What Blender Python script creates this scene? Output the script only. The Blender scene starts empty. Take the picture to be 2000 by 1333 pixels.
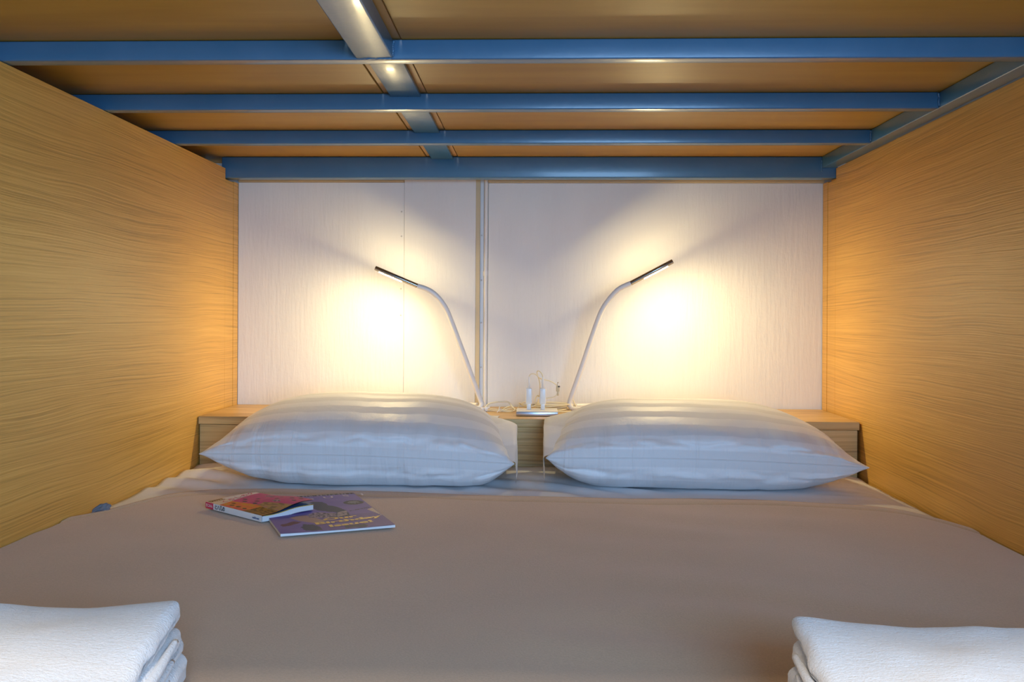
import bpy, bmesh, math, random
from math import sin, cos, pi, sqrt, radians, exp
from mathutils import Vector, Matrix, noise

random.seed(4)
S = bpy.context.scene
C = S.collection

# ------------------------------------------------------------------ camera, world, lights, exposure
cam_data = bpy.data.cameras.new('camera')
cam_data.sensor_width = 36.0
cam_data.lens = 35.0
cam_data.shift_x = 0.01376
cam_data.shift_y = -0.02483
cam_data.clip_start = 0.02
cam = bpy.data.objects.new('camera', cam_data)
C.objects.link(cam)
yaw, roll, pitch = 0.03663, 0.005436, 0.000733
cR = Vector((cos(yaw), sin(yaw), 0)); cF = Vector((-sin(yaw), cos(yaw), 0)); cU = Vector((0, 0, 1))
F2 = cF * cos(pitch) - cU * sin(pitch); U2 = cU * cos(pitch) + cF * sin(pitch)
R3 = cR * cos(roll) + U2 * sin(roll); U3 = U2 * cos(roll) - cR * sin(roll)
cam.matrix_world = Matrix(((R3.x, U3.x, -F2.x, 0.0204), (R3.y, U3.y, -F2.y, 0.0), (R3.z, U3.z, -F2.z, 0.86), (0, 0, 0, 1)))
S.camera = cam

W = bpy.data.worlds.new('room_daylight')
S.world = W
W.use_nodes = True
W.node_tree.nodes['Background'].inputs[0].default_value = (0.36, 0.61, 1.0, 1)
W.node_tree.nodes['Background'].inputs[1].default_value = 0.38


def area(name, loc, target, sx, sy, color, power):
    d = bpy.data.lights.new(name, 'AREA')
    d.shape = 'RECTANGLE'; d.size = sx; d.size_y = sy; d.color = color; d.energy = power
    o = bpy.data.objects.new(name, d)
    o.location = loc
    o.rotation_euler = (Vector(target) - Vector(loc)).to_track_quat('-Z', 'Y').to_euler()
    C.objects.link(o)
    return o


area('window_daylight', (0.75, -1.35, 1.15), (0.0, 1.8, 0.8), 1.3, 1.1, (0.35, 0.62, 1.0), 42)
area('ceiling_lamp', (-0.2, -0.25, 2.45), (-0.2, -0.25, 0), 0.5, 0.3, (1.0, 0.88, 0.74), 26)
LED_POWER = 1400.0
LED_COLOR = (1.0, 0.79, 0.40, 1)

S.view_settings.view_transform = 'Standard'
S.view_settings.look = 'None'
S.view_settings.exposure = 0.9
S.view_settings.gamma = 1.0
S.view_settings.use_curve_mapping = False
S.cycles.max_bounces = 10
S.cycles.diffuse_bounces = 6
S.cycles.sample_clamp_indirect = 6.0
S.cycles.use_denoising = True

# ------------------------------------------------------------------ node helpers
class NT:
    def __init__(s, name):
        s.m = bpy.data.materials.new(name); s.m.use_nodes = True
        s.t = s.m.node_tree; s.n = s.t.nodes; s.b = s.n['Principled BSDF']
    def new(s, typ, **kw):
        nd = s.n.new(typ)
        for k, v in kw.items(): setattr(nd, k, v)
        return nd
    def link(s, a, b): s.t.links.new(a, b)
    def coords(s, scale=(1, 1, 1), kind='Object'):
        tc = s.new('ShaderNodeTexCoord'); mp = s.new('ShaderNodeMapping')
        mp.inputs['Scale'].default_value = scale
        s.link(tc.outputs[kind], mp.inputs['Vector'])
        return mp.outputs['Vector']
    def noise(s, vec, scale=5, detail=3, rough=.5, dist=0):
        nd = s.new('ShaderNodeTexNoise')
        nd.inputs['Scale'].default_value = scale; nd.inputs['Detail'].default_value = detail
        nd.inputs['Roughness'].default_value = rough; nd.inputs['Distortion'].default_value = dist
        s.link(vec, nd.inputs['Vector'])
        return nd.outputs['Fac']
    def ramp(s, fac, stops):
        r = s.new('ShaderNodeValToRGB')
        e = r.color_ramp.elements
        e[0].position = stops[0][0]; e[0].color = (*stops[0][1], 1)
        e[1].position = stops[-1][0]; e[1].color = (*stops[-1][1], 1)
        for p, c in stops[1:-1]:
            k = e.new(p); k.color = (*c, 1)
        s.link(fac, r.inputs['Fac'])
        return r.outputs['Color']
    def bump(s, h, strength, dist, prev=None):
        b = s.new('ShaderNodeBump')
        b.inputs['Strength'].default_value = strength; b.inputs['Distance'].default_value = dist
        s.link(h, b.inputs['Height'])
        if prev is not None: s.link(prev, b.inputs['Normal'])
        s.link(b.outputs['Normal'], s.b.inputs['Normal'])
        return b.outputs['Normal']
    def set(s, **kw):
        for k, v in kw.items():
            s.b.inputs[k].default_value = (*v, 1) if isinstance(v, tuple) and len(v) == 3 else v
        return s


def flat(name, col, rough=.5, metal=0.0, spec=.5, coat=0.0):
    t = NT(name)
    t.set(**{'Base Color': col, 'Roughness': rough, 'Metallic': metal, 'Specular IOR Level': spec, 'Coat Weight': coat})
    return t.m


def wood(name, along, light, mid, dark, fine=150, rough=.42, bump=.35, warp=.06):
    """laminate oak; `along` is the axis of the grain"""
    t = NT(name)
    lo = {'X': (1.2, 5, 5), 'Y': (5, 1.2, 5)}[along]
    warpc = t.coords(lo)
    n1 = t.new('ShaderNodeTexNoise'); n1.inputs['Scale'].default_value = 1.0; n1.inputs['Detail'].default_value = 2.5
    t.link(warpc, n1.inputs['Vector'])
    sub = t.new('ShaderNodeVectorMath', operation='SUBTRACT'); sub.inputs[1].default_value = (.5, .5, .5)
    t.link(n1.outputs['Color'], sub.inputs[0])
    sc = t.new('ShaderNodeVectorMath', operation='MULTIPLY'); sc.inputs[1].default_value = (0.0, 0.0, warp)
    t.link(sub.outputs[0], sc.inputs[0])
    tc = t.new('ShaderNodeTexCoord')
    add = t.new('ShaderNodeVectorMath', operation='ADD')
    t.link(tc.outputs['Object'], add.inputs[0]); t.link(sc.outputs[0], add.inputs[1])
    def stretched(a, b):
        mp = t.new('ShaderNodeMapping')
        mp.inputs['Scale'].default_value = {'X': (a, b * .3, b), 'Y': (b * .3, a, b)}[along]
        t.link(add.outputs[0], mp.inputs['Vector'])
        return mp.outputs['Vector']
    grain = t.noise(stretched(1.9, fine), 1, 2.5, .6)
    pores = t.noise(stretched(9, fine * 2.1), 1, 2, .6)
    broad = t.noise(stretched(1.0, 14), 1, 3, .55)
    mixg = t.new('ShaderNodeMath', operation='MULTIPLY_ADD'); mixg.inputs[1].default_value = .28
    t.link(broad, mixg.inputs[0]); t.link(grain, mixg.inputs[2])
    pm = t.new('ShaderNodeMath', operation='MULTIPLY_ADD'); pm.inputs[1].default_value = .30
    t.link(pores, pm.inputs[0]); t.link(mixg.outputs[0], pm.inputs[2])
    col = t.ramp(pm.outputs[0], [(.55, dark), (.76, mid), (.98, light)])
    t.link(col, t.b.inputs['Base Color'])
    t.set(Roughness=rough, **{'Specular IOR Level': .35})
    t.bump(pm.outputs[0], bump, .0022)
    return t.m


M = {}
M['panel'] = wood('oak_laminate_panel', 'Y', (.78, .465, .115), (.69, .385, .085), (.50, .275, .058), fine=330, warp=.05)
M['shelf'] = wood('oak_laminate_shelf', 'X', (.69, .465, .20), (.58, .375, .145), (.36, .21, .075), fine=130)
t = NT('bare_ply_board'); f = t.noise(t.coords((2, 14, 14)), 1.5, 4)
t.link(t.ramp(f, [(.3, (.40, .235, .036)), (.7, (.49, .30, .052))]), t.b.inputs['Base Color'])
t.set(Roughness=.45, **{'Specular IOR Level': .25}); M['board'] = t.m
M['batten'] = flat('pale_ply_batten', (.52, .31, .10), .5)

t = NT('blue_grey_enamel'); f = t.noise(t.coords(), 90, 3)
g = t.noise(t.coords((6, 6, 6)), 2, 3)
t.link(t.ramp(g, [(.3, (.050, .168, .310)), (.7, (.068, .190, .340))]), t.b.inputs['Base Color'])
t.set(Roughness=.3, **{'Specular IOR Level': .55, 'Coat Weight': .25, 'Coat Roughness': .12})
t.bump(f, .10, .002); M['steel'] = t.m

t = NT('white_brushed_plaster')
v = t.coords((26, 26, 3.2)); f = t.noise(v, 3.2, 5, .6)
f2 = t.noise(t.coords((1, 1, 1)), 22, 5, .62)
f3 = t.noise(t.coords((3, 3, 1.2)), 1.6, 3)
t.link(t.ramp(f3, [(.3, (.76, .75, .735)), (.7, (.83, .82, .80))]), t.b.inputs['Base Color'])
t.set(Roughness=.62, **{'Specular IOR Level': .3})
nb = t.bump(f, .28, .006); t.bump(f2, .2, .005, nb); M['plaster'] = t.m
M['trim_white'] = flat('white_gloss_trim', (.74, .75, .76), .35)
M['trim_cream'] = flat('cream_trim', (.62, .50, .30), .5)
M['plastic'] = flat('white_plastic', (.82, .80, .76), .3)
M['plastic_grey'] = flat('white_satin_lamp', (.80, .79, .77), .28)
M['cable'] = flat('ivory_cable', (.82, .73, .50), .4)
M['brown'] = flat('dark_connector', (.10, .07, .04), .4)
M['nickel'] = flat('plug_metal', (.7, .66, .58), .25, 1.0)
M['chrome'] = flat('chrome', (.50, .50, .54), .3, 1.0)
M['dark_chrome'] = flat('dark_lamp_head', (.30, .27, .23), .22, .9)
M['screw'] = flat('painted_screw', (.58, .58, .58), .35)
M['concrete'] = flat('grey_floor', (.25, .24, .23), .6)
M['mattress'] = flat('mattress_ticking', (.7, .7, .7), .8)

t = NT('led_strip'); t.set(**{'Base Color': (.9, .9, .9), 'Emission Color': LED_COLOR, 'Emission Strength': LED_POWER})
M['led'] = t.m

def stripes(t, axis, period):
    tc = t.new('ShaderNodeUVMap')
    sp = t.new('ShaderNodeSeparateXYZ'); t.link(tc.outputs[0], sp.inputs[0])
    m1 = t.new('ShaderNodeMath', operation='MULTIPLY'); m1.inputs[1].default_value = 1 / period
    t.link(sp.outputs[axis], m1.inputs[0])
    fr = t.new('ShaderNodeMath', operation='FRACT'); t.link(m1.outputs[0], fr.inputs[0])
    pp = t.new('ShaderNodeMath', operation='PINGPONG'); pp.inputs[1].default_value = .5
    t.link(fr.outputs[0], pp.inputs[0])
    st = t.new('ShaderNodeMapRange'); st.inputs[1].default_value = .23; st.inputs[2].default_value = .27
    t.link(pp.outputs[0], st.inputs[0])
    return st.outputs[0]

t = NT('white_satin_stripe_cotton')
s_ = stripes(t, 1, .070)
t.link(t.ramp(s_, [(0, (.69, .69, .695)), (1, (.775, .775, .78))]), t.b.inputs['Base Color'])
r_ = t.new('ShaderNodeMapRange'); r_.inputs[3].default_value = .75; r_.inputs[4].default_value = .5
t.link(s_, r_.inputs[0]); t.link(r_.outputs[0], t.b.inputs['Roughness'])
t.set(**{'Sheen Weight': .15, 'Specular IOR Level': .3})
f = t.noise(t.coords(), 34, 4, .6); nb = t.bump(f, .25, .004)
f = t.noise(t.coords(), 700, 2); nb = t.bump(f, .12, .001, nb)
# gathers running away from the front seam
f = t.noise(t.coords((30, 3.2, 1), 'UV'), 1.0, 3, .55, .6)
uvn = t.new('ShaderNodeUVMap'); sx = t.new('ShaderNodeSeparateXYZ'); t.link(uvn.outputs[0], sx.inputs[0])
ab = t.new('ShaderNodeMath', operation='ABSOLUTE'); t.link(sx.outputs[1], ab.inputs[0])
mr = t.new('ShaderNodeMapRange'); mr.inputs[1].default_value = .02; mr.inputs[2].default_value = .12
mr.inputs[3].default_value = 1; mr.inputs[4].default_value = 0; t.link(ab.outputs[0], mr.inputs[0])
mu = t.new('ShaderNodeMath', operation='MULTIPLY'); t.link(f, mu.inputs[0]); t.link(mr.outputs[0], mu.inputs[1])
t.bump(mu.outputs[0], .55, .012, nb)
M['pillow'] = t.m
t = NT('white_cotton_sheet'); t.set(**{'Base Color': (.80, .80, .82), 'Roughness': .75, 'Specular IOR Level': .25})
f = t.noise(t.coords((1, 1, 1)), 26, 4, .6); t.bump(f, .3, .004); M['sheet'] = t.m
M['grey_cloth'] = flat('grey_blue_cloth', (.20, .185, .20), .8)

t = NT('taupe_fleece')
f = t.noise(t.coords(), 420, 3, .7); g = t.noise(t.coords(), 5, 4)
mx = t.new('ShaderNodeMath', operation='MULTIPLY_ADD'); mx.inputs[1].default_value = .5
t.link(g, mx.inputs[0]); t.link(f, mx.inputs[2])
t.link(t.ramp(mx.outputs[0], [(.45, (.48, .33, .20)), (1.0, (.61, .425, .265))]), t.b.inputs['Base Color'])
t.set(**{'Roughness': .92, 'Sheen Weight': .25, 'Sheen Roughness': .5, 'Specular IOR Level': .15})
nb = t.bump(f, .35, .002); t.bump(g, .12, .01, nb); M['fleece'] = t.m

t = NT('white_terry')
f = t.noise(t.coords((1, 1, 1)), 330, 4, .75); g = t.noise(t.coords((18, 60, 60)), 3, 4, .65)
t.link(t.ramp(f, [(.3, (.80, .80, .80)), (.7, (.90, .90, .90))]), t.b.inputs['Base Color'])
t.set(**{'Roughness': .95, 'Sheen Weight': .4, 'Specular IOR Level': .1})
nb = t.bump(f, .7, .004); t.bump(g, .35, .004, nb); M['terry'] = t.m

M['paper'] = flat('paper_block', (.72, .74, .76), .7)
t = NT('printed_cover'); a_ = t.new('ShaderNodeVertexColor', layer_name='print')
t.link(a_.outputs['Color'], t.b.inputs['Base Color']); t.set(Roughness=.55, **{'Specular IOR Level': .15}); M['print'] = t.m
M['ink_black'] = flat('ink_black', (.02, .02, .03), .5)
M['ink_white'] = flat('ink_white', (.85, .84, .84), .5)
M['ink_red'] = flat('ink_red', (.62, .03, .10), .5)
M['ink_blue'] = flat('ink_blue', (.06, .12, .28), .5)
M['ink_yellow'] = flat('ink_yellow', (.72, .48, .06), .5)
M['ink_lilac'] = flat('ink_lilac', (.45, .38, .55), .5)
M['spine_red'] = flat('spine_red', (.60, .015, .09), .4)

# ------------------------------------------------------------------ object helpers
ORG = {}

def tag(o, label=None, cat=None, group=None, kind=None):
    if label: o['label'] = label
    if cat: o['category'] = cat
    if group: o['group'] = group
    if kind: o['kind'] = kind
    return o

def thing(name, loc, label, cat, group=None):
    o = bpy.data.objects.new(name, None)
    o.empty_display_size = .02
    o.location = loc; ORG[o] = Vector(loc)
    C.objects.link(o)
    return tag(o, label, cat, group)

def mk(name, geo, mat, parent=None, smooth=True, origin=None, uv=None, colors=None, sharp=None):
    """geo = (verts in world space, faces)"""
    verts, faces = geo
    if parent is not None: org = ORG[parent]
    elif origin is not None: org = Vector(origin)
    else:
        org = Vector(((min(v[0] for v in verts) + max(v[0] for v in verts)) / 2,
                      (min(v[1] for v in verts) + max(v[1] for v in verts)) / 2, min(v[2] for v in verts)))
    me = bpy.data.meshes.new(name)
    me.from_pydata([Vector(v) - org for v in verts], [], faces)
    me.materials.append(M[mat] if isinstance(mat, str) else mat)
    me.update()
    bm = bmesh.new(); bm.from_mesh(me); bmesh.ops.recalc_face_normals(bm, faces=bm.faces)
    if sharp is not None:
        for e in bm.edges:
            if len(e.link_faces) == 2 and e.calc_face_angle(0) > sharp: e.smooth = False
    bm.to_mesh(me); bm.free()
    for p in me.polygons: p.use_smooth = smooth
    if uv:
        l = me.uv_layers.new(name='UVMap')
        for lp in me.loops: l.data[lp.index].uv = uv[lp.vertex_index]
    if colors:
        a = me.color_attributes.new('print', 'FLOAT_COLOR', 'POINT')
        for i, c in enumerate(colors): a.data[i].color = (*c, 1)
    o = bpy.data.objects.new(name, me)
    C.objects.link(o)
    if parent is not None:
        o.parent = parent; ORG[o] = org
    else:
        o.location = org; ORG[o] = org
    if parent is not None and parent.type == 'MESH':
        pass
    return o

def join(*geos):
    V, F = [], []
    for v, f in geos:
        k = len(V); V += list(v); F += [tuple(i + k for i in q) for q in f]
    return V, F

def box(x0, x1, y0, y1, z0, z1, b=0.0, seg=2):
    bm = bmesh.new()
    bmesh.ops.create_cube(bm, size=1)
    for v in bm.verts:
        v.co = Vector(((x0 + x1) / 2 + v.co.x * (x1 - x0), (y0 + y1) / 2 + v.co.y * (y1 - y0), (z0 + z1) / 2 + v.co.z * (z1 - z0)))
    if b > 0:
        bmesh.ops.bevel(bm, geom=bm.edges[:], offset=b, segments=seg, affect='EDGES', profile=.5)
    bm.verts.index_update()
    r = ([tuple(v.co) for v in bm.verts], [tuple(v.index for v in f.verts) for f in bm.faces])
    bm.free()
    return r

def grid(nu, nv, fn):
    V = [fn(i / nu, j / nv) for j in range(nv + 1) for i in range(nu + 1)]
    F = [(j * (nu + 1) + i, j * (nu + 1) + i + 1, (j + 1) * (nu + 1) + i + 1, (j + 1) * (nu + 1) + i) for j in range(nv) for i in range(nu)]
    return V, F

def spline(pts, n=8, closed=False):
    P = [Vector(p) for p in pts]; out = []
    N = len(P)
    rng = N if closed else N - 1
    for i in range(rng):
        g = (lambda k: P[k % N]) if closed else (lambda k: P[max(0, min(N - 1, k))])
        a, b, c, d = g(i - 1), g(i), g(i + 1), g(i + 2)
        for k in range(n):
            s = k / n
            out.append(.5 * ((2 * b) + (c - a) * s + (2 * a - 5 * b + 4 * c - d) * s * s + (3 * b - a - 3 * c + d) * s ** 3))
    if not closed: out.append(P[-1])
    return out

def tube(path, r, ns=8, closed=False, flat_z=1.0):
    P = [Vector(p) for p in path]; N = len(P); V, F = [], []
    up = None
    for i in range(N):
        tan = (P[(i + 1) % N] - P[i - 1]) if closed else (P[min(N - 1, i + 1)] - P[max(0, i - 1)])
        tan.normalize()
        if up is None:
            up = Vector((0, 1, 0)) if abs(tan.y) < .8 else Vector((0, 0, 1))
        up = (up - tan * up.dot(tan)).normalized()
        sd = tan.cross(up)
        rr = r[i] if isinstance(r, (list, tuple)) else r
        for k in range(ns):
            a = 2 * pi * k / ns
            V.append(P[i] + up * cos(a) * rr + sd * sin(a) * rr)
    for i in range(N if closed else N - 1):
        for k in range(ns):
            j = (i + 1) % N
            F.append((i * ns + k, i * ns + (k + 1) % ns, j * ns + (k + 1) % ns, j * ns + k))
    if not closed:
        F.append(tuple(range(ns))[::-1]); F.append(tuple((N - 1) * ns + k for k in range(ns)))
    return V, F

def nz(x, y, z=0.0): return noise.noise(Vector((x, y, z)))

def sst(a, b, x):
    t_ = max(0.0, min(1.0, (x - a) / (b - a))); return t_ * t_ * (3 - 2 * t_)

def writing(s, mat, parent, place, size=1.0, bold=0.0, name='lettering'):
    """text turned into a thin mesh; place(x, y) maps the text's own plane (centred, height ~ size) to the world"""
    cu = bpy.data.curves.new('lettering', 'FONT')
    cu.body = s; cu.size = size; cu.align_x = 'CENTER'; cu.align_y = 'CENTER'; cu.offset = bold; cu.resolution_u = 3
    o = bpy.data.objects.new('lettering_curve', cu); C.objects.link(o)
    dg = bpy.context.evaluated_depsgraph_get()
    me = bpy.data.meshes.new_from_object(o.evaluated_get(dg))
    V = [place(v.co.x, v.co.y) for v in me.vertices]; Fc = [tuple(p.vertices) for p in me.polygons]
    bpy.data.objects.remove(o); bpy.data.curves.remove(cu); bpy.data.meshes.remove(me)
    if not V: return None
    return mk(name, (V, Fc), mat, parent, smooth=False)

# ------------------------------------------------------------------ the setting
ZB, ZT, ZS, Z4 = 1.246, 1.277, 0.609, 1.2205       # beam bottom, board underside, shelf top, back beam bottom
D, YS, Y4 = 2.736, 2.40, 2.616
FOOT = 0.46
st = lambda o, label=None: tag(o, label, kind='structure')
st(mk('floor', box(-1.6, 1.6, -2.4, 2.9, -.06, 0), 'concrete', smooth=False, origin=(0, 0, 0)))
wb = st(mk('wall_back', box(-1.1, 1.1, D, D + .12, 0, 2.4), 'plaster', smooth=False, origin=(0, D, 0)))
# painted boards on the back wall
mk('wall_board', box(-.7985, -.3384, D - .0128, D, .55, 1.2225, .0012), 'plaster', wb, smooth=False)
mk('wall_board', box(-.3380, -.1412, D - .0135, D, .55, 1.26, .0012), 'plaster', wb, smooth=False)
mk('wall_board', box(-.1070, .803, D - .010, D, .55, 1.2215, .0012), 'plaster', wb, smooth=False)
for px, pz in ((-.3455, 1.142), (-.3455, 1.074), (-.346, .93), (-.346, .858)):      # nails along the joint
    mk('nail', tube([(px, D - .0150, pz), (px, D - .011, pz)], .0022, 10), 'screw', wb)
st(mk('trim_1', box(-.7985, -.3392, D - .016, D, 1.2230, 1.245, .001), 'trim_cream', smooth=False))
st(mk('trim_2', box(-.1075, .803, D - .014, D, 1.2220, 1.245, .001), 'trim_cream', smooth=False))
st(mk('trim_3', box(-.1411, -.1296, D - .0125, D, .55, 1.25, .0008), 'trim_cream', smooth=False))
t4 = st(mk('trim_4', box(-.1295, -.1199, D - .006, D, .55, 1.25, .0008), 'trim_white', smooth=False))
for pz in (1.078, .955, .838, .716):
    mk('screw', tube([(-.1250, D - .0085, pz), (-.1250, D - .004, pz)], .0022, 10), 'screw', t4)
cd = thing('cable_trunking', (-.1135, D, .6), 'slim white vertical cable trunking with a small joint clip on the back wall', 'trunking')
def halfround(z0, z1, hw, dep, n=8):
    ring = [(-hw, 0)] + [(-hw * cos(pi * k / n), dep * (.35 + .65 * sin(pi * k / n))) for k in range(n + 1)] + [(hw, 0)]
    V = [(-.1135 + x, D - y, z) for z in (z0, z1) for x, y in ring]; m = len(ring)
    F = [(k, k + 1, m + k + 1, m + k) for k in range(m - 1)] + [tuple(range(m)), tuple(range(2 * m - 1, m - 1, -1))]
    return V, F
mk('cover', halfround(.605, 1.235, .0060, .012), 'plastic', cd, sharp=.6)
mk('joint_clip', halfround(.967, .980, .0078, .0135), 'plastic', cd, sharp=.6)

# side partitions with their back strips; notched at the back for the last beam
wl = st(mk('wall_left', join(box(-.90, -.80, FOOT, Y4 - .004, 0, ZB - .0005, .001), box(-.90, -.80, Y4 - .0038, 2.682, 0, Z4 - .004, .0008), box(-.90, -.8145, Y4 - .0036, 2.6815, Z4 - .01, ZB - .0006, .0008)), 'panel', smooth=False, origin=(-.8, 1.3, 0)), 'oak laminate partition on the left')
mk('back_strip', box(-.90, -.799, 2.6835, D - .0125, 0, Z4 - .001, .0006), 'panel', wl, smooth=False)
wr = st(mk('wall_right', join(box(.80, .90, FOOT, Y4 - .004, 0, ZB - .0005, .001), box(.80, .90, Y4 - .0038, 2.682, 0, Z4 - .004, .0008), box(.8085, .90, Y4 - .0036, 2.6815, Z4 - .01, ZB - .0006, .0008)), 'panel', smooth=False, origin=(.8, 1.7, .17)), 'oak laminate partition on the right')
mk('back_strip', box(.799, .90, 2.6835, D - .0125, 0, Z4 - .001, .0006), 'panel', wr, smooth=False)

# ------------------------------------------------------------------ upper bunk (steel frame and boards)
ub = thing('upper_bunk', (0, 1.5, ZB), 'blue grey steel upper bunk frame with brown plywood underside, overhead', 'bunk')
for y in (1.4999, 1.8665, 2.2393):
    mk('crossbeam', box(-.868, .7648, y, y + .030, ZB, ZT - .0008, .0022, 3), 'steel', ub)
mk('back_beam', box(-.812, .806, Y4, Y4 + .042, Z4, ZT - .0008, .003, 3), 'steel', ub)
mk('front_beam', box(-.868, .7648, .47, .50, ZB, ZT - .0008, .0022, 3), 'steel', ub)
mk('side_rail', box(.765, .7995, .47, Y4 - .0005, ZB + .0002, ZT - .0008, .002, 3), 'steel', ub)
mk('side_rail', box(-.90, -.8685, .47, Y4 + .04, ZB + .0002, ZT - .0008, .002, 3), 'steel', ub)
mk('centre_tube', box(-.2520, -.1955, .5005, 1.4996, ZB + .0012, ZT - .0008, .0025, 3), 'steel', ub)
for ya, yb in ((1.5305, 1.8662), (1.8970, 2.2389), (2.2698, 2.6157)):
    mk('centre_bar', box(-.2520, -.1955, ya, yb, ZT - .0075, ZT - .0008, .001), 'steel', ub)
mk('base_board', box(-.93, -.2680, .46, D - .001, ZT, ZT + .018, .0008), 'board', ub, smooth=False)
mk('base_board', box(-.1830, .93, .46, D - .001, ZT, ZT + .018, .0008), 'board', ub, smooth=False)
mk('batten', box(-.2655, -.1855, .46, D - .001, ZT + .0015, ZT + .014), 'batten', ub, smooth=False)
def bead(x, y, z, L, axis, r=.0028):
    P = []
    for k in range(7):
        s = (k / 6 - .5) * L
        j = random.uniform(-.0012, .0012)
        P.append({'x': (x + s, y + j * .4, z + j), 'z': (x + j, y + j * .4, z + s), 'y': (x + j, y + s, z + j)}[axis])
    return tube(spline(P, 3), [r * (.55 + .55 * abs(sin(i * 1.9))) for i in range(19)], 6)
welds = [bead(-.195, 1.4985, 1.262, .024, 'z'), bead(-.224, 1.4985, ZB + .002, .054, 'x', .0022),
         bead(-.232, 1.8655, ZT - .004, .03, 'x', .0035), bead(-.236, 2.2385, ZT - .004, .022, 'x', .003),
         bead(-.240, 2.6150, ZT - .004, .014, 'x', .003), bead(-.208, 2.6150, ZT - .004, .018, 'x', .003)]
for y in (1.8665, 2.2393): welds.append(bead(.7642, y - .001, 1.262, .024, 'z', .0024))
welds.append(bead(.7642, Y4 - .001, 1.252, .03, 'z', .0028))
for w in welds: mk('weld_bead', w, 'steel', ub)

# ------------------------------------------------------------------ headboard shelf
hs = thing('headboard_shelf', (0, YS, 0), 'oak laminate headboard shelf along the back wall behind the pillows', 'shelf')
mk('shelf_top', box(-.7975, .7955, YS, D - .0165, ZS - .0195, ZS, .0012), 'shelf', hs, smooth=False)
mk('front_panel', box(-.796, .7925, YS + .006, YS + .022, .02, ZS - .0205, .0008), 'shelf', hs, smooth=False)
for x in (-.796, .7765):
    mk('end_panel', box(x, x + .016, YS + .0225, D - .017, .02, ZS - .0205), 'shelf', hs, smooth=False)

# ------------------------------------------------------------------ bed
bb = thing('bed_base', (0, 1.4, 0), 'low wooden platform under the mattress', 'bed')
mk('platform', box(-.79, .78, .50, 2.39, .06, .255, .003), 'shelf', bb, smooth=False)
for x in (-.74, .66):
    for y in (.56, 2.24): mk('foot', box(x, x + .07, y, y + .07, .0, .06), 'shelf', bb, smooth=False)

def bed_z(x, y):
    d = max(0.0, (abs(x) - .66) / .135)
    drop = (.004 if x < 0 else .017) * d ** 2
    foot = .006 * max(0.0, (.62 - y) / .16) ** 2
    return .4905 - drop - foot
mk('mattress', box(-.785, .775, .48, 2.395, .256, .4705, .03, 4), 'mattress', None)
tag(bpy.data.objects['mattress'], 'white mattress hidden under the white sheet and taupe blanket', 'mattress')

def sheet_pt(u, v):
    x = -.797 + u * 1.588; y = 1.74 + v * .655
    z = bed_z(x, y)
    a = sst(1.75, 2.0, y)
    z += a * (.0022 * nz(x * 5, y * 9, 1) + .0014 * nz(x * 16, y * 22, 3))
    # gathered creases at the left edge, soft pulls near the centre gap
    l = math.exp(-((x + .73) / .09) ** 2) * math.exp(-((y - 2.22) / .16) ** 2)
    z += l * (.008 * sin(y * 52 + x * 30) + .006)
    c = math.exp(-((x - .06) / .22) ** 2) * math.exp(-((y - 2.1) / .18) ** 2)
    z += c * .004 * sin((x * .8 + y) * 55 + 3 * nz(x * 6, y * 6, 5))
    z += .003 * sst(.9, 1, v)
    return (x, y, min(z, .503))
sg = grid(150, 90, sheet_pt)
n = 151
skirtF = []
sv = sg[0]; base = len(sv)
border = [j * n for j in range(91)]
sv += [(x, y, .4712) for x, y, z in (sv[i] for i in border)]
skirtF += [(border[k], border[k + 1], base + k + 1, base + k) for k in range(90)]
b2 = [j * n + 150 for j in range(91)]; base2 = len(sv)
sv += [(x, y, .4712) for x, y, z in (sv[i] for i in b2)]
skirtF += [(b2[k], b2[k + 1], base2 + k + 1, base2 + k) for k in range(90)]
fs = mk('fitted_sheet', (sv, sg[1] + skirtF), 'sheet')
tag(fs, 'white cotton fitted sheet showing between the pillows and the taupe blanket', 'sheet')
def tab(u, v):
    a = (u - .5) * 2
    return (-.768 + .013 * a + .003 * nz(u * 5, v * 4, 2), 1.79 + .012 * nz(u * 4, v * 3, 7) + .01 * a, .491 + v * (.020 - .007 * a * a + .004 * a) + .002 * nz(u * 7, v * 6))
mk('corner_tab', grid(10, 8, tab), 'grey_cloth', fs)['label'] = 'small grey crumpled cloth corner'

edge = [(-.797, 1.72), (-.757, 1.80), (-.74, 1.90), (-.70, 1.975), (-.64, 2.012), (-.50, 2.02), (-.335, 2.01), (-.18, 1.99), (-.02, 1.972), (.2, 1.966), (.478, 1.957), (.60, 1.937), (.68, 1.905), (.747, 1.853), (.795, 1.79)]
def fold_y(x):
    for (xa, ya), (xb, yb) in zip(edge, edge[1:]):
        if x <= xb:
            s = max(0, (x - xa) / (xb - xa)); return ya + (yb - ya) * s
    return edge[-1][1]
fy = [sum(fold_y(-.797 + 1.592 * min(1, max(0, (i + k) / 200))) for k in range(-5, 6)) / 11 for i in range(201)]
HEM = [(0.060, .0102), (.054, .0098), (.052, .0090), (.050, .0098), (.044, .0118), (.02, .0120), (.006, .0116), (.0015, .0090), (0.0, .0055), (.0015, .0012), (.006, .0004)]
BV, rows = [], []
NB = 110
for j in range(NB + len(HEM)):
    for i in range(201):
        x = -.797 + 1.592 * i / 200
        yf = fy[i]
        if j < NB:
            y = FOOT + .015 + (yf - .068 - FOOT - .015) * j / (NB - 1); h = .0102
        else:
            d_, h = HEM[j - NB]; y = yf - d_
        z = bed_z(x, y) + h
        am = sst(.0, .5, j / NB)
        z += .0022 * nz(x * 2.2, y * 3, 4) + .0016 * nz(x * 5 + y * 3, y * 7, 9)
        z += .0014 * sin((x * .35 + y) * 40 + 4 * nz(x * 3, y * 2, 6)) * sst(.15, .45, nz(x * 1.7, y * 1.7, 12) + .25)
        BV.append((x, y, z))
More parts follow.
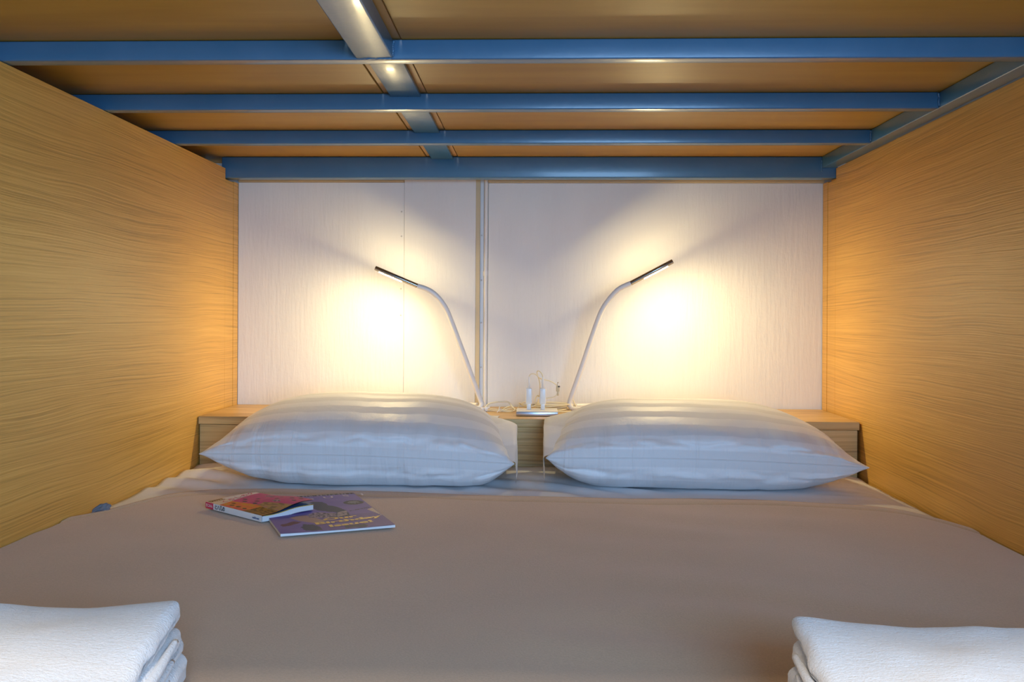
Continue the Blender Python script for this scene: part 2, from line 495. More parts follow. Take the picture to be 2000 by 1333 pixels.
BF = [(j * 201 + i, j * 201 + i + 1, (j + 1) * 201 + i + 1, (j + 1) * 201 + i) for j in range(NB + len(HEM) - 1) for i in range(200)]
bl = mk('blanket', (BV, BF), 'fleece')
tag(bl, 'taupe fleece blanket with a folded hem spread over the whole bed', 'blanket')

# ------------------------------------------------------------------ pillows
def pillow(name, xl, xr, tipl, tipr, seed, flap_side, label, peak=0.0):
    cx, hw = (xl + xr) / 2, (xr - xl) / 2
    y0, y1 = 2.068, 2.445
    root = thing(name, (cx, 2.2, .492), label, 'pillow', 'white pillows against the headboard')
    nu, nv = 120, 84
    def half(top):
        V, UV = [], []
        for j in range(nv + 1):
            for i in range(nu + 1):
                u = -1 + 2 * i / nu; v = -1 + 2 * j / nv
                # concentrate rows near the rim
                u = math.copysign(1 - (1 - abs(u)) ** 1.5, u); v = math.copysign(1 - (1 - abs(v)) ** 1.7, v)
                au, av = abs(u), abs(v)
                pin = 1 - .055 * (1 - av ** 2) * au ** 6
                limp = (u > 0) == (flap_side == 'right')
                pin -= (.13 if limp else .17) * sst(-.2, 1, v) * au
                x = cx + hw * u * pin
                y = (y0 + y1) / 2 + (y1 - y0) / 2 * v * (1 - .05 * (1 - au ** 4) * av ** 4 * (1 if v > 0 else 0))
                # front tips sit further back than the middle of the front rim
                if v < 0: y += .022 * au ** 3 * av
                tu = max(0.0, 1 - au ** (5.0 if limp else 3.4)) ** (.80 if limp else .95); tv = max(0.0, 1 - av ** 2.4)
                th = tu * tv ** .43
                seam = .562 + (tipr - tipl) * u / 2 + ((tipl + tipr) / 2 - .562) + .040 * (v + 1) / 2 + .010 * (1 - au ** 2)
                wr = 0.0
                f_ = math.exp(-((v + .93) / .22) ** 2)
                wr += f_ * .0075 * (.28 - abs(nz(x * 17 + seed + v * 1.2, v * 1.4, seed))) * (.5 + nz(x * 4, seed, 2)) + f_ * .0022 * nz(x * 62 + seed, v * 2.5, seed + 3)
                wr += .004 * nz(x * 7 + seed, y * 9, seed + 5) * tu
                ew = math.exp(-((au - .93) / .12) ** 2)
                wr += ew * .004 * nz(u * 5 + seed, y * 34, seed + 7)
                flange = sst(0, .02, min(1 - au, 1 - av))
                ff = math.exp(-((min(v, -.80) + .80) / .35) ** 2) * sst(-.45, -.80, v) * (1 - au ** 6)
                side_ = 1.0 if top else -1.0
                rise = sst(-1, -.93, v)
                pk = (.5 - abs(nz(x * 13 + seed, 1.3 * rise * side_, seed + 2)) * 2.4) * (.55 + .9 * nz(x * 3.1 + seed, side_, 4))
                pk2 = nz(x * 30 + seed + 1.5 * rise, side_ * rise * 1.6, seed + 9)
                big = nz(x * 6 + seed, side_ * rise * 1.8, seed + 6)
                y += ff * sst(0, .25, rise) * (.012 * pk + .005 * pk2 + .010 * big) + ff * .004 * nz(x * 5, 0, seed)
                if top:
                    z = seam + (.083 + peak) * th * (1 + .05 * nz(x * 3 + seed, y * 4, seed)) + wr * flange + .0008
                else:
                    z = seam - .098 * tu ** .80 * tv ** .42 + wr * flange * .6 - .0008
                    flo = .4945 if y < YS - .012 else ZS + .0012
                    if y > YS - .03: flo = max(flo, .4945 + (ZS + .0012 - .4945) * sst(YS - .03, YS - .004, y))
                    z = max(z, flo + .0006 * (1 + nz(x * 20, y * 20, seed)))
                V.append((x, y, max(z, .4935)))
        for j in range(nv + 1):
            for i in range(nu + 1):
                k = j * (nu + 1) + i
                if j == 0: a_ = 0.0
                else: a_ = abs(UV[k - nu - 1][1]) + (Vector(V[k][1:]) - Vector(V[k - nu - 1][1:])).length
                UV.append((V[k][0], a_ if top else -a_))
        return V, UV
    tv_, tuv = half(True); bv_, buv = half(False)
    # keep the upper cloth above the lower one
    tv_ = [(a[0], a[1], max(a[2], b[2] + .0012)) for a, b in zip(tv_, bv_)]
    N = len(tv_)
    F = [(j * (nu + 1) + i, j * (nu + 1) + i + 1, (j + 1) * (nu + 1) + i + 1, (j + 1) * (nu + 1) + i) for j in range(nv) for i in range(nu)]
    Fb = [tuple(q + N for q in f[::-1]) for f in F]
    rim = [i for i in range(nu + 1)] + [j * (nu + 1) + nu for j in range(1, nv + 1)] + [nv * (nu + 1) + i for i in range(nu - 1, -1, -1)] + [j * (nu + 1) for j in range(nv - 1, 0, -1)]
    R_ = [(rim[k], rim[(k + 1) % len(rim)], rim[(k + 1) % len(rim)] + N, rim[k] + N) for k in range(len(rim))]
    mk('pillowcase', (tv_ + bv_, F + Fb + R_), 'pillow', root, uv=tuv + buv)
    sp = [tv_[i] for i in range(nu + 1)]
    sp = [(p[0], p[1] - .0006, p[2] - .001) for p in sp[2:-2]]
    mk('seam', tube(sp, .0013, 5), 'pillow', root, uv=[(0, 0)] * (len(sp) * 5))
    # the open end of the case: a limp double hem past the filling
    s = 1 if flap_side == 'right' else -1
    xe = xr if s > 0 else xl
    ze = tipr if s > 0 else tipl
    def flap(u, v):
        y = y0 + .028 + u * .27
        out = sst(0, .30, v)
        x = xe + s * (-.075 + .0785 * out + .003 * nz(u * 4 + seed, v * 4, 2)) - s * .012 * max(0, u - .6)
        zt_ = ze + .002 + .054 * sin(pi * min(1, u * 1.15) * .55)
        lo = .503
        drop = max(0.0, (v - .28) / .72)
        z = (zt_ + .026 * max(0.0, 1 - v / .28)) * (1 - drop) + (lo + .018 * u) * drop + .003 * nz(u * 6, v * 5 + seed, 4)
        return (x, y, z)
    fg = grid(26, 22, flap)
    mk('case_hem', fg, 'pillow', root, uv=[(p[0], p[2] * 1.0) for p in fg[0]])
    return root
pillow('pillow', -.690, -.020, .561, .547, 3.1, 'right', 'plump white striped pillow on the left, nearer the magazines', .004)
pillow('pillow', .046, .716, .560, .547, 8.7, 'left', 'plump white striped pillow on the right, in front of the right lamp', -.006)

# ------------------------------------------------------------------ desk lamps
def lamp(stem_pts, head_a, head_b, led_a, led_b, sgn, label):
    stem_pts = [lean(p) for p in stem_pts]; head_a, head_b, led_a, led_b = [lean(p) for p in (head_a, head_b, led_a, led_b)]
    foot = Vector(stem_pts[-1])
    root = thing('desk_lamp', (foot.x, foot.y, ZS), label, 'lamp', 'bent tube reading lamps on the shelf')
    r = .0066
    mk('stem', tube(spline(stem_pts, 8), r, 14), 'plastic_grey', root)
    x, y = foot.x, foot.y; zc = ZS + r + .0004
    loop = [(x, y, zc), (x + sgn * .012, y - .004, zc), (x + sgn * .05, y - .010, zc), (x + sgn * .14, y - .010, zc), (x + sgn * .185, y + .004, zc), (x + sgn * .198, y + .045, zc),
            (x + sgn * .185, y + .083, zc), (x + sgn * .14, y + .095, zc), (x + sgn * .05, y + .095, zc), (x + sgn * .012, y + .086, zc)]
    mk('base', tube(spline(loop, 6), r, 12), 'plastic_grey', root)
    A, B = Vector(head_a), Vector(head_b)
    ax = (B - A).normalized()
    hd = mk('head', tube([A - ax * .002, A + ax * .001, A.lerp(B, .5), B - ax * .001, B], [.0052, .0058, .0058, .0058, .0050], 18), 'dark_chrome', root, sharp=.8)
    L0, L1 = Vector(led_a), Vector(led_b)
    side = Vector((0, 1, 0)); dn = ax.cross(side)
    if dn.z > 0: dn = -dn
    off = A + ax * (L0 - A).dot(ax); off2 = A + ax * (L1 - A).dot(ax)
    V, F = [], []
    n = 8
    for P in (off, off2):
        for k in range(n + 1):
            a = (k / n - .5) * radians(40)
            V.append(P + (dn * cos(a) + side * sin(a)) * .0066)
    F = [(k, k + 1, n + 2 + k, n + 1 + k) for k in range(n)]
    V2 = [v - dn * .0025 for v in V]
    geo = (V, F)
    ls = mk('light_strip', geo, 'led', root)
    # bright bevel of polished metal along the lower half of the head
    V, F = [], []
    for P in (A + ax * .001, B - ax * .001):
        for k in range(7):
            a = radians(-80 + 40 * k / 6)
            V.append(P + (dn * cos(a) + side * sin(a)) * .0061)
    mk('trim_line', (V, [(k, k + 1, 8 + k, 7 + k) for k in range(6)]), 'chrome', root)
    return root
YL = 2.60
def lean(p):
    # the tube leans out over the pillows, away from the wall
    h = max(0.0, (p[2] - .63) / .37); f = 1 - .065 * h ** 1.15 / 2.6
    return (.0204 + (p[0] - .0204) * f, p[1] * f, .86 + (p[2] - .86) * f)
lamp([(.2702, YL, .944), (.2423, YL, .9305), (.2224, YL, .9117), (.2025, YL, .8848), (.1893, YL, .858), (.1696, YL, .8016), (.1499, YL, .7412), (.1302, YL, .6835), (.1157, YL, .6405), (.1140, YL - .002, .6260), (.1200, YL - .004, .6165)],
     (.2702, YL, .944), (.3789, YL, 1.0019), (.302, YL, .9615), (.3635, YL, .9937), 1, 'bent white tube lamp leaning right, lit, right of the charging block')
lamp([(-.2866, YL, .9349), (-.2568, YL, .9242), (-.2338, YL, .9068), (-.2134, YL, .880), (-.1997, YL, .8505), (-.1724, YL, .7793), (-.145, YL, .7055), (-.1200, YL, .6385), (-.1160, YL - .002, .6260), (-.1200, YL - .004, .6165)],
     (-.2866, YL, .9349), (-.398, YL, .9816), (-.3265, YL, .951), (-.386, YL, .976), -1, 'bent white tube lamp leaning left, lit, behind the left pillow')

# ------------------------------------------------------------------ charging block, plugs and cables
hub = thing('charging_block', (.029, 2.50, ZS), 'flat white charging block with a chrome front edge on the shelf', 'charger')
mk('housing', box(-.0230, .0800, 2.464, 2.548, ZS + .0005, ZS + .0128, .0022, 3), 'plastic', hub)
mk('front_strip', box(-.0235, .0805, 2.4615, 2.4655, ZS + .0008, ZS + .0115, .0012), 'chrome', hub)
for x in (.0076, .0427):
    mk('socket', box(x - .0072, x + .0072, 2.502, 2.511, ZS + .0128, ZS + .0134), 'trim_white', hub)
XC = lambda px: .0075 + (px - 1033) * .00128
ZC = lambda py: .6215 - (py - 801) * .00128
def usb(x, label, path, conn=None):
    root = thing('charging_cable', (x, 2.5065, ZS + .0135), label, 'cable', 'white charging cables standing in the block')
    z0 = ZS + .0135
    mk('plug_tip', box(x - .0052, x + .0052, 2.5035, 2.5095, z0, z0 + .016, .0008), 'plastic', root)
    mk('plug', box(x - .0080, x + .0080, 2.5015, 2.5120, z0 + .0135, z0 + .0540, .0026, 3), 'plastic', root)
    mk('boot', tube([(x, 2.5065, z0 + .053), (x, 2.5065, z0 + .075), (x, 2.5065, z0 + .078), (x, 2.5065, z0 + .0825)], [.0031, .0029, .0022, .0020], 10), 'plastic', root)
    P = [(x, 2.5065, z0 + .081)] + [(XC(a), y_, ZC(b)) for a, b, y_ in path]
    mk('cord', tube(spline(P, 6), .0014, 7), 'cable', root)
    if conn: conn(root)
    return root
def micro(root):
    a = Vector((XC(1089.5), 2.545, ZC(756.5)))
    mk('connector', join(box(a.x - .0030, a.x + .0058, 2.5415, 2.5490, a.z - .0135, a.z + .001, .0015), box(a.x - .0010, a.x + .0040, 2.5425, 2.5480, a.z - .024, a.z - .0128, .001)), 'trim_cream', root)
    mk('connector_pin', box(a.x + .0012, a.x + .0068, 2.5412, 2.5490, a.z - .0025, a.z + .0012, .0005), 'brown', root)
    mk('connector_pin', tube([(a.x - .001, 2.545, a.z + .0005), (a.x + .0002, 2.545, a.z + .006), (a.x + .002, 2.545, a.z + .0105)], .0013, 6), 'nickel', root)
usb(.0076, 'left white plug and cord in the charging block, arching right to a small connector',
    [(1036, 731.5, 2.508), (1042, 730.5, 2.512), (1048, 733, 2.518), (1053, 738.5, 2.524), (1058, 741.5, 2.53), (1066, 743.5, 2.535), (1076, 746.5, 2.54), (1084, 751, 2.544), (1089, 756, 2.545), (1090, 769, 2.545), (1087.5, 775, 2.545), (1081, 778.5, 2.545), (1070, 780.5, 2.545), (1063, 781.5, 2.545)], micro)
usb(.0427, 'right white plug and cord in the charging block, looping up and down behind it',
    [(1059, 732, 2.508), (1055.5, 727, 2.513), (1051, 725, 2.518), (1048.8, 728, 2.524), (1050.5, 735, 2.53), (1053.5, 745, 2.536), (1055, 757, 2.545), (1054.5, 770, 2.553), (1053.5, 778, 2.556), (1050, 776, 2.556), (1046, 782, 2.556), (1045, 788, 2.556), (1050, 790.5, 2.556), (1052, 784, 2.556), (1049.5, 792, 2.552), (1044, 796.5, 2.556), (1038, 798, 2.553)])
def coil(name, label, loops, r=.0015, tie=None, mat='cable'):
    zmin = min(p[2] for L in loops for p in L)
    c0 = loops[0][0]
    root = thing(name, (c0[0], c0[1], ZS), label, 'cable')
    geo = join(*[tube(spline(L, 6), r, 7) for L in loops])
    mk('cord', geo, mat, root)
    if tie:
        x, y, z = tie
        mk('twist_tie', join(tube(spline([(x - .004, y - .006, z - .007), (x, y - .004, z), (x + .007, y, z + .002)], 4), .0011, 6),
                             tube(spline([(x + .0015, y - .007, z - .002), (x + .001, y - .003, z + .004), (x + .003, y, z + .008), (x + .001, y + .002, z + .003)], 4), .0011, 6)), 'plastic', root)
    return root
zc = ZS + .0022
coil('lamp_cable', 'thick ivory cable arching from the left lamp to the charging block',
     [[(-.108, 2.585, zc + .004), (-.098, 2.59, zc + .016), (-.080, 2.595, zc + .0205), (-.060, 2.60, zc + .0215), (-.046, 2.60, zc + .0205), (-.038, 2.595, zc + .013), (-.030, 2.588, zc + .004), (-.018, 2.58, zc), (.000, 2.572, zc), (.012, 2.568, zc)]], .0021)
coil('tied_cable', 'thin ivory cable tied in a flat bundle beside the left lamp',
     [[(-.104, 2.572, zc + .003), (-.085, 2.568, zc + .002), (-.066, 2.565, zc), (-.045, 2.575, zc + .006), (-.034, 2.59, zc + .006), (-.040, 2.575, zc + .001), (-.066, 2.566, zc + .004), (-.09, 2.572, zc + .006), (-.106, 2.58, zc + .008)],
      [(-.066, 2.566, zc), (-.052, 2.575, zc + .009), (-.040, 2.59, zc + .011), (-.03, 2.58, zc + .004), (-.036, 2.566, zc), (-.050, 2.56, zc), (-.066, 2.565, zc + .002)],
      [(-.10, 2.576, zc), (-.085, 2.58, zc), (-.068, 2.57, zc), (-.055, 2.562, zc), (-.04, 2.564, zc), (-.026, 2.58, zc)]], .0013, (-.070, 2.562, zc + .004))
st_ = thing('cable_plug', (-.109, 2.575, ZS), 'small white cable connector at the foot of the left lamp', 'connector')
mk('body', join(box(-.1165, -.1085, 2.566, 2.576, ZS + .0006, ZS + .012, .002), box(-.1075, -.0985, 2.570, 2.580, ZS + .0006, ZS + .0135, .0025)), 'plastic', st_)
mk('strain_relief', tube([(-.1085, 2.573, ZS + .008), (-.0975, 2.574, ZS + .010), (-.094, 2.575, ZS + .013)], [.0030, .0026, .0018], 8), 'plastic', st_)
random.seed(11)
loops = []
for k in range(5):
    cx = .067 + .006 * random.uniform(-1, 1); cy = 2.600 + .012 * random.uniform(-1, 1)
    rx = .045 + .010 * random.uniform(-1, 1); ry = .030 + .008 * random.uniform(-1, 1)
    zz = zc + k * .0040
    P = [(cx + rx * cos(a), cy + ry * sin(a), zz + .0012 * sin(2 * a + k)) for a in [2 * pi * q / 12 for q in range(13)]]
    loops.append(P)
coil('coiled_cable', 'coil of ivory cable lying behind the charging block', loops, .0021)
coil('looped_cable', 'thin ivory cable loop between the charging block and the trunking',
     [[(-.022, 2.640, zc), (-.016, 2.635, zc + .012), (.0, 2.63, zc + .0185), (.012, 2.632, zc + .012), (.004, 2.64, zc + .005), (-.012, 2.642, zc + .010), (-.018, 2.632, zc + .016), (.002, 2.626, zc + .009), (.02, 2.622, zc + .001)]], .0014)
coil('short_cable', 'short ivory cable running down behind the stem of the right lamp',
     [[(.124, 2.642, zc + .026), (.127, 2.640, zc + .017), (.132, 2.636, zc + .008), (.137, 2.63, zc + .001), (.134, 2.62, zc)]], .0014)

# ------------------------------------------------------------------ magazine and book on the blanket
def bz(x, y): return bed_z(x, y) + .0135
def poly_in(p, poly):
    x, y = p; r = False; j = len(poly) - 1
    for i in range(len(poly)):
        (xi, yi), (xj, yj) = poly[i], poly[j]
        if (yi > y) != (yj > y) and x < (xj - xi) * (y - yi) / (yj - yi) + xi: r = not r
        j = i
    return r
BLc, BRc = Vector((-.3830, 1.5766)), Vector((-.2101, 1.6567))
E1 = BRc - BLc; E2 = Vector((-.1239, .2913))
ZM = .5035
mg = thing('magazine', (BLc.x, BLc.y, ZM), 'purple magazine with yellow lettering lying under the corner of the book', 'magazine')
def mag_p(a, b, h=0.0):
    p = BLc + E1 * a + E2 * b
    sag = -.0012 * sin(pi * a) * (1 - b)
    return (p.x, p.y, ZM + .0046 + sag + h)
hair = [(.51, .80), (.60, .78), (.63, .66), (.70, .58), (.73, .48), (.73, .38), (.72, .32), (.59, .31), (.63, .44), (.57, .48), (.48, .54), (.44, .66), (.46, .76)]
face = [(.64, .44), (.74, .48), (.70, .35), (.60, .32)]
shirt = [(.36, .44), (.45, .48), (.63, .42), (.59, .31), (.43, .33), (.35, .35)]
skin = [(.17, .39), (.33, .43), (.41, .32), (.47, .24), (.35, .20), (.23, .30)]
blob = [(.25, .20), (.33, .17), (.37, .10), (.37, .03), (.29, .02), (.22, .04), (.21, .12)]
blob2 = [(.57, .09), (.76, .09), (.78, .05), (.75, .02), (.57, .03)]
maroon = [(.05, .21), (.19, .29), (.25, .25), (.17, .20), (.05, .17)]
streak = [(.93, .46), (1.0, .50), (1.0, .22), (.985, .30)]
def mag_col(a, b):
    p = (a + .012 * nz(a * 14, b * 20, 3), b + .012 * nz(a * 14, b * 20, 8))
    n_ = nz(a * 6, b * 9, 2)
    c = (.170 + .03 * n_, .125 + .02 * n_, .440 + .03 * n_)
    if p[1] < .36 and p[0] > .35: c = (.155, .11, .36)
    if poly_in(p, maroon): c = (.12, .045, .085)
    if poly_in(p, skin): c = (.36, .25, .25)
    if poly_in(p, shirt):
        q = nz(a * 40, b * 60, 5); c = (.06, .05, .10) if q > .05 else (.30, .24, .34)
    if poly_in(p, hair): c = (.030, .042, .11)
    if poly_in(p, face): c = (.34, .28, .34) if nz(a * 30, b * 50, 1) > -.2 else (.10, .09, .15)
    if poly_in(p, blob) or poly_in(p, blob2): c = (.034, .048, .12)
    if poly_in((a, b), streak): c = (.58, .48, .42)
    e = ((a - .885) / .10) ** 2 + ((b - .69) / .065) ** 2
    if e < 1: c = (.030, .035, .065)
    if e < .34 and (int((b - .60) * 90) % 2 == 0) and nz(a * 160, b * 30) > -.3: c = (.30, .28, .36)
    l = b - (.455 + (a - .77) * .3)
    if .76 < a < .98 and abs(l) < .008 and nz(a * 190, 2, 2) > -.15: c = (.05, .04, .09)
    if b > .965: c = (.035, .035, .06) if nz(a * 60, b * 4, 6) > -.05 else (.26, .22, .34)
    return c
gm = grid(110, 150, lambda u, v: mag_p(u, v))
mk('cover', gm, 'print', mg, colors=[mag_col(i / 110, j / 150) for j in range(151) for i in range(111)])
def mag_block(u0, u1, h0, h1):
    g1 = grid(16, 12, lambda u, v: mag_p(.004 + u * .994, v * .996 + (.003 if True else 0), h1)); g0 = grid(16, 12, lambda u, v: (*mag_p(u, v)[:2], ZM + h0))
    return g0, g1
def slab_between(top, bot, nu, nv):
    T = grid(nu, nv, top); B = grid(nu, nv, bot); N = len(T[0])
    rim = [i for i in range(nu + 1)] + [j * (nu + 1) + nu for j in range(1, nv + 1)] + [nv * (nu + 1) + i for i in range(nu - 1, -1, -1)] + [j * (nu + 1) for j in range(nv - 1, 0, -1)]
    R_ = [(rim[k], rim[(k + 1) % len(rim)], rim[(k + 1) % len(rim)] + N, rim[k] + N) for k in range(len(rim))]
    return T[0] + B[0], T[1] + [tuple(i + N for i in f[::-1]) for f in B[1]] + R_
mk('pages', slab_between(lambda u, v: mag_p(u, v, -.0004), lambda u, v: (*mag_p(u, v)[:2], ZM), 16, 12), 'paper', mg, smooth=False)
def mag_text(s, ca, cb, size, wide, slope, mat, bold=0.0, tall=1.0):
    Ls, Lb = E1.length, E2.length
    writing(s, mat, mg, lambda x, y: mag_p(ca + x * wide / Ls, cb + (y * tall) / Lb + slope * x * wide / Ls, .0004), size, bold)
mag_text('Our', .605, .285, .026, 1.34, .10, 'ink_yellow', .0011, .86)
mag_text('Birthday', .655, .212, .026, 1.34, .10, 'ink_yellow', .0011, .86)
mag_text('Issue!', .650, .120, .026, 1.34, .10, 'ink_yellow', .0011, .86)
mag_text('A  U  G  U  S  T', .575, .885, .030, 1.02, .07, 'ink_lilac', .0004, .85)

bk = thing('paperback_book', (-.5795, 1.8048, .503), 'white spined paperback with pink and orange fruit cover lying on the magazine', 'book')
BL0 = Vector((-.5795, 1.8048)); bE1 = Vector((.1368, -.1196)); bE2 = Vector((.0735, .0841))
bE2 = bE2.normalized() * .108
ZK = .5028
def bk_base(s, w): return .0068 * sst(.15, .75, w) * sst(.25, .8, s)                # rests partly on the magazine
def bk_p(s, w, h):
    p = BL0 + bE1 * s + bE2 * w
    return (p.x, p.y, ZK + bk_base(s, w) * .95 + h)
TH = .0105
def cover_h(s, w):
    # the cover lifts away from the pages towards its fore edge
    return TH + .0008 + .0075 * sst(.05, 1, w) ** 1.1 * (.55 + .45 * s) + .0016 * sin(pi * w)
def bk_col(s, w):
    p = (s + .01 * nz(s * 14, w * 14, 3), w + .012 * nz(s * 14, w * 14, 8))
    te = .245 - .17 * p[1]
    n_ = nz(s * 12, w * 12, 1)
    if s < te:
        c = (.72, .66, .66)
        if w < .33: c = (.72, .60, .48)
        if s < .075 and .03 < w < .31:
            c = (.20, .10, .02) if nz(s * 40, w * 20, 4) > -.1 else (.42, .24, .03)
            if abs(s - .045) < .012 and (w * 22) % 1 < .45: c = (.8, .75, .65)
        return c
    if p[1] < .33 - .03 * sin(s * 9):
        c = (.70 + .05 * n_, .20 + .05 * n_, .05)
        if p[1] < .10: c = (.66, .12, .08)
        if n_ > .22: c = (.62, .28, .03)
        for cs, cw in ((.36, .13), (.47, .13), (.59, .12), (.30, .22)):
            if ((p[0] - cs) / .035) ** 2 + ((p[1] - cw) / .03) ** 2 < 1: c = (.12, .075, .02)
        if p[0] > .66 + .1 * p[1]:
            c = (.30, .15, .015) if nz(s * 22, w * 26, 7) > -.05 else (.13, .065, .01)
        return c
    c = (.52 + .04 * n_, .075 + .02 * n_, .22)
    for cs, cw in ((.25, .50), (.38, .62), (.47, .50), (.62, .72), (.58, .86), (.44, .84), (.76, .86), (.86, .92), (.34, .40), (.52, .40), (.88, .75)):
        if ((p[0] - cs) / .036) ** 2 + ((p[1] - cw) / .028) ** 2 < 1: c = (.075, .070, .075)
    for cs, cw in ((.33, .90), (.70, .62)):
        if ((p[0] - cs) / .06) ** 2 + ((p[1] - cw) / .05) ** 2 < 1: c = (.12, .12, .14) if nz(s * 40, w * 40, 2) > 0 else (.45, .28, .34)
    if p[0] > .60 and p[1] < .60 - .25 * (1 - p[0]):
        q = nz(s * 10, w * 24, 5)
        c = (.42, .26, .10) if q > -.1 else (.25, .16, .08)
        if q > .3: c = (.40, .20, .17)
    return c
NS, NW = 130, 90
gb = grid(NS, NW, lambda u, v: bk_p(u, v * .985, cover_h(u, v)))
mk('cover', gb, 'print', bk, colors=[bk_col(i / NS, j / NW) for j in range(NW + 1) for i in range(NS + 1)])
mk('pages', slab_between(lambda u, v: bk_p(.006 + .988 * u, .012 + .982 * v, TH - .0006 - .001 * v), lambda u, v: bk_p(.006 + .988 * u, .012 + .982 * v, .0008), 24, 20), 'paper', bk, smooth=False)
mk('inside_leaf', grid(12, 12, lambda u, v: bk_p(.01 + .985 * u, .03 + .96 * v, TH + .0004 + .0008 * v)), 'ink_blue', bk)
mk('leaf_edge', tube([bk_p(.999, .06 + .93 * k / 12, TH - .0002 - .0006 * k / 12) for k in range(13)], .0006, 6), 'ink_yellow', bk)
mk('cover_lining', grid(12, 12, lambda u, v: bk_p(u, v * .98, cover_h(u, v) - .0009)), 'ink_black', bk)
mk('back_cover', grid(16, 12, lambda u, v: bk_p(u, v, .0004)), 'paper', bk)
def spine_p(s, h, o=0.0):
    p = bk_p(s, 0, h); q = -bE2.normalized() * o
    return (p[0] + q.x, p[1] + q.y, p[2])
mk('spine', grid(30, 4, lambda u, v: spine_p(.145 + .855 * u, .0003 + v * (TH + .0006), .0006 + .0006 * sin(pi * v))), 'paper', bk)
sr = mk('spine_band', grid(8, 4, lambda u, v: spine_p(.145 * u, .0003 + v * (TH + .0006), .0006 + .0006 * sin(pi * v))), 'spine_red', bk)
sr['label'] = 'red end of the white spine'
Lb = bE1.length
def spine_text(s, cs, ch, size, mat, wide=1.0, bold=0.0):
    writing(s, mat, bk, lambda x, y: spine_p(cs + x * wide / Lb, ch + y, .0016), size, bold)
spine_text('きじみん', .074, .0060, .0068, 'ink_white', .82, .00014)
spine_text('12', .166, .0062, .0050, 'ink_red', .9)
spine_text('とハ几の', .272, .0060, .0092, 'ink_black', .92, .00035)
spine_text('wellthread', .905, .0052, .0052, 'ink_blue', .95, .00016)
def cov_text(s, cs, cw, size, mat, bold=0.0):
    # runs from the spine towards the fore edge along the white title band
    def pl(x, y):
        w = cw + x / .108; s_ = cs - .17 * (w - cw) - y / Lb
        return bk_p(s_, w, cover_h(s_, w) + .0005)
    writing(s, mat, bk, pl, size, bold)
cov_text('くらしのク', .115, .50, .0165, 'ink_red', .0002)

# ------------------------------------------------------------------ towels
def slab(x0, x1, y0, y1, z0, z1, r, fn, nx=56, ny=28):
    """soft rounded slab; every ring goes round the y-z section"""
    V, F = [], []
    rings = []
    m = 5
    xs = [(x0 + r * (1 - cos(pi / 2 * k / m)), r * (1 - sin(pi / 2 * k / m))) for k in range(m)]
    xs += [(x0 + r + (x1 - x0 - 2 * r) * k / nx, 0) for k in range(nx + 1)]
    xs += [(x1 - r * (1 - cos(pi / 2 * k / m)), r * (1 - sin(pi / 2 * k / m))) for k in range(m - 1, -1, -1)]
    for x, ins in xs:
        ya, yb, za, zb = y0 + ins, y1 - ins, z0 + ins, z1 - ins
        q = max(.0004, r - ins)
        ring = []
        for k in range(ny + 1): ring.append((ya + q + (yb - ya - 2 * q) * k / ny, zb))
        for k in range(1, 6): a = pi / 2 * k / 6; ring.append((yb - q + q * sin(a), zb - q + q * cos(a)))
        ring.append((yb, (za + zb) / 2))
        for k in range(1, 6): a = pi / 2 * k / 6; ring.append((yb - q + q * cos(a), za + q - q * sin(a)))
        for k in range(ny + 1): ring.append((yb - q - (yb - ya - 2 * q) * k / ny, za))
        for k in range(1, 6): a = pi / 2 * k / 6; ring.append((ya + q - q * sin(a), za + q - q * cos(a)))
        ring.append((ya, (za + zb) / 2))
        for k in range(1, 6): a = pi / 2 * k / 6; ring.append((ya + q - q * cos(a), zb - q + q * sin(a)))
        rings.append([(x, y, z) for y, z in ring])
    nr = len(rings[0])
    for R_ in rings: V += [fn(*p) for p in R_]
    for i in range(len(rings) - 1):
        for k in range(nr):
            F.append((i * nr + k, i * nr + (k + 1) % nr, (i + 1) * nr + (k + 1) % nr, (i + 1) * nr + k))
    F.append(tuple(range(nr))); F.append(tuple((len(rings) - 1) * nr + k for k in range(nr))[::-1])
    return V, F

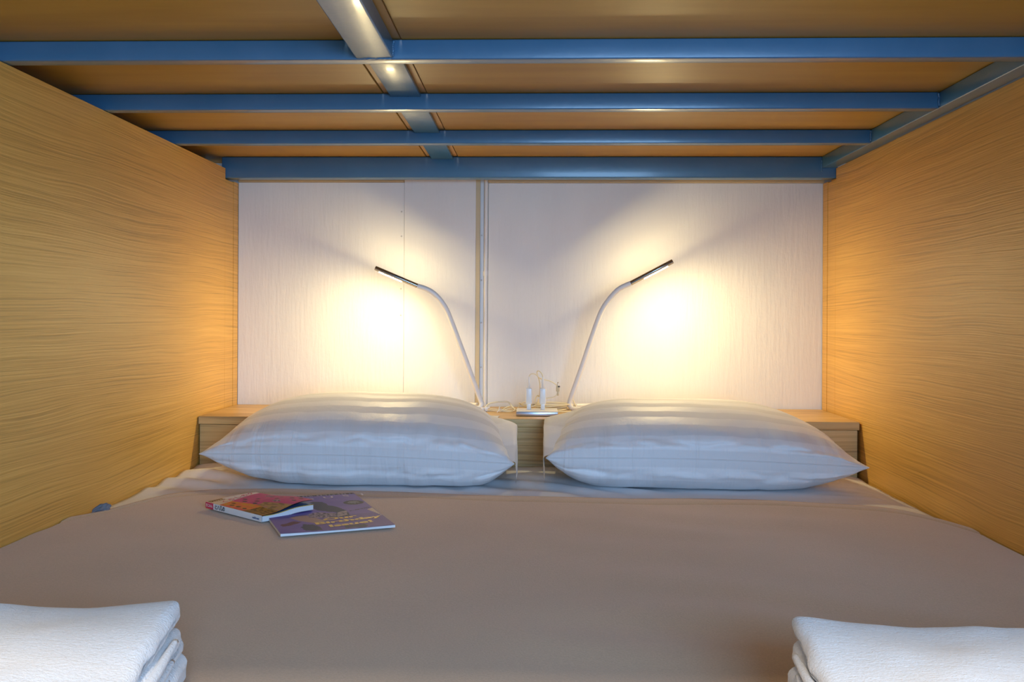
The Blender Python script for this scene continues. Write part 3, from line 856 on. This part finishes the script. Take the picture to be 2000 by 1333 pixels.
def towel(label, x0, x1, y0, y1, ztop, inner, seed, lift, dip):
    """inner = +1 when the end seen by the camera is the right end, -1 for the left end"""
    zb_ = .5030
    root = thing('folded_towel', ((x0 + x1) / 2, (y0 + y1) / 2, zb_), label, 'towel', 'folded white towels at the foot of the bed')
    xin = x1 if inner > 0 else x0
    layers = [(zb_ + .0005, .536, .011, .006), (.5345, .5590, .007, .003), (.5560, ztop, .0, .0)]
    for li, (za, zt_, dx, dy) in enumerate(layers):
        a0 = x0 - (dx * .2 if inner < 0 else 0); a1 = x1 + (dx * .6 if inner > 0 else 0)
        def fn(x, y, z, li=li):
            h = (z - zb_) / (ztop - zb_)
            e = math.exp(-((x - xin) / .05) ** 2)
            z2 = z + (.0045 * nz(x * 7 + seed, y * 6, li) + .0018 * nz(x * 26, y * 20 + seed, li + 3)) * (h if li else .3)
            if li == 2:
                z2 += lift * math.exp(-((x - xin) / .045) ** 2) * sst(y1 - .16, y1, y)
                for dxp, wd, am in dip: z2 -= am * math.exp(-((x - dxp) / wd) ** 2) * sst(y1 - .14, y1, y)
                z2 -= .010 * e * sst(y1 - .02, y1 - .22, y)
            x2 = x + inner * e * (.004 * nz(y * 16 + seed, z * 60, li + 5) + .0025 * nz(y * 42, z * 90, li + 8))
            x2 += inner * (.034 * (y1 - y) / .3 if inner > 0 else .018 * (y1 - y) / .3) * e
            y2 = y + .003 * nz(x * 12 + seed, z * 30, li + 2)
            return (x2, y2, max(z2, zb_ + .0003))
        mk('fold', slab(a0, a1, y0 - dy, y1 - dy * .3, za, zt_, min(.0105, (zt_ - za) / 2 - .0004), fn), 'terry', root)
    # creased inner folds seen at the end
    for q in range(3):
        yq = y1 - .035 - q * .05
        P = []
        for k in range(9):
            s = k / 8
            y = y1 - .045 - q * .014 - s * .24
            z = .556 - q * .013 - .014 * s + .002 * nz(s * 5, q * 3 + seed, 1)
            e = inner * (.034 if inner > 0 else .018) * (y1 - y) / .3
            P.append((xin + e + inner * (.0040 + .0015 * nz(s * 6, q + seed, 4)), y, z))
        mk('crease', tube(spline(P, 4), [.0058 * (.35 + .65 * sin(pi * min(1, (i + 2) / 37))) for i in range(33)], 8), 'terry', root)
    return root
towel('folded white terry towel at the left foot of the bed with its layers showing', -.735, -.318, .60, .952, .5790, 1, 2.3, .006, ((-.40, .06, .002),))
towel('folded white terry towel at the right foot of the bed with a dented back edge', .262, .70, .60, .945, .5770, -1, 7.9, .005, ((.375, .045, .006), (.50, .09, .003), (.62, .09, .003)))
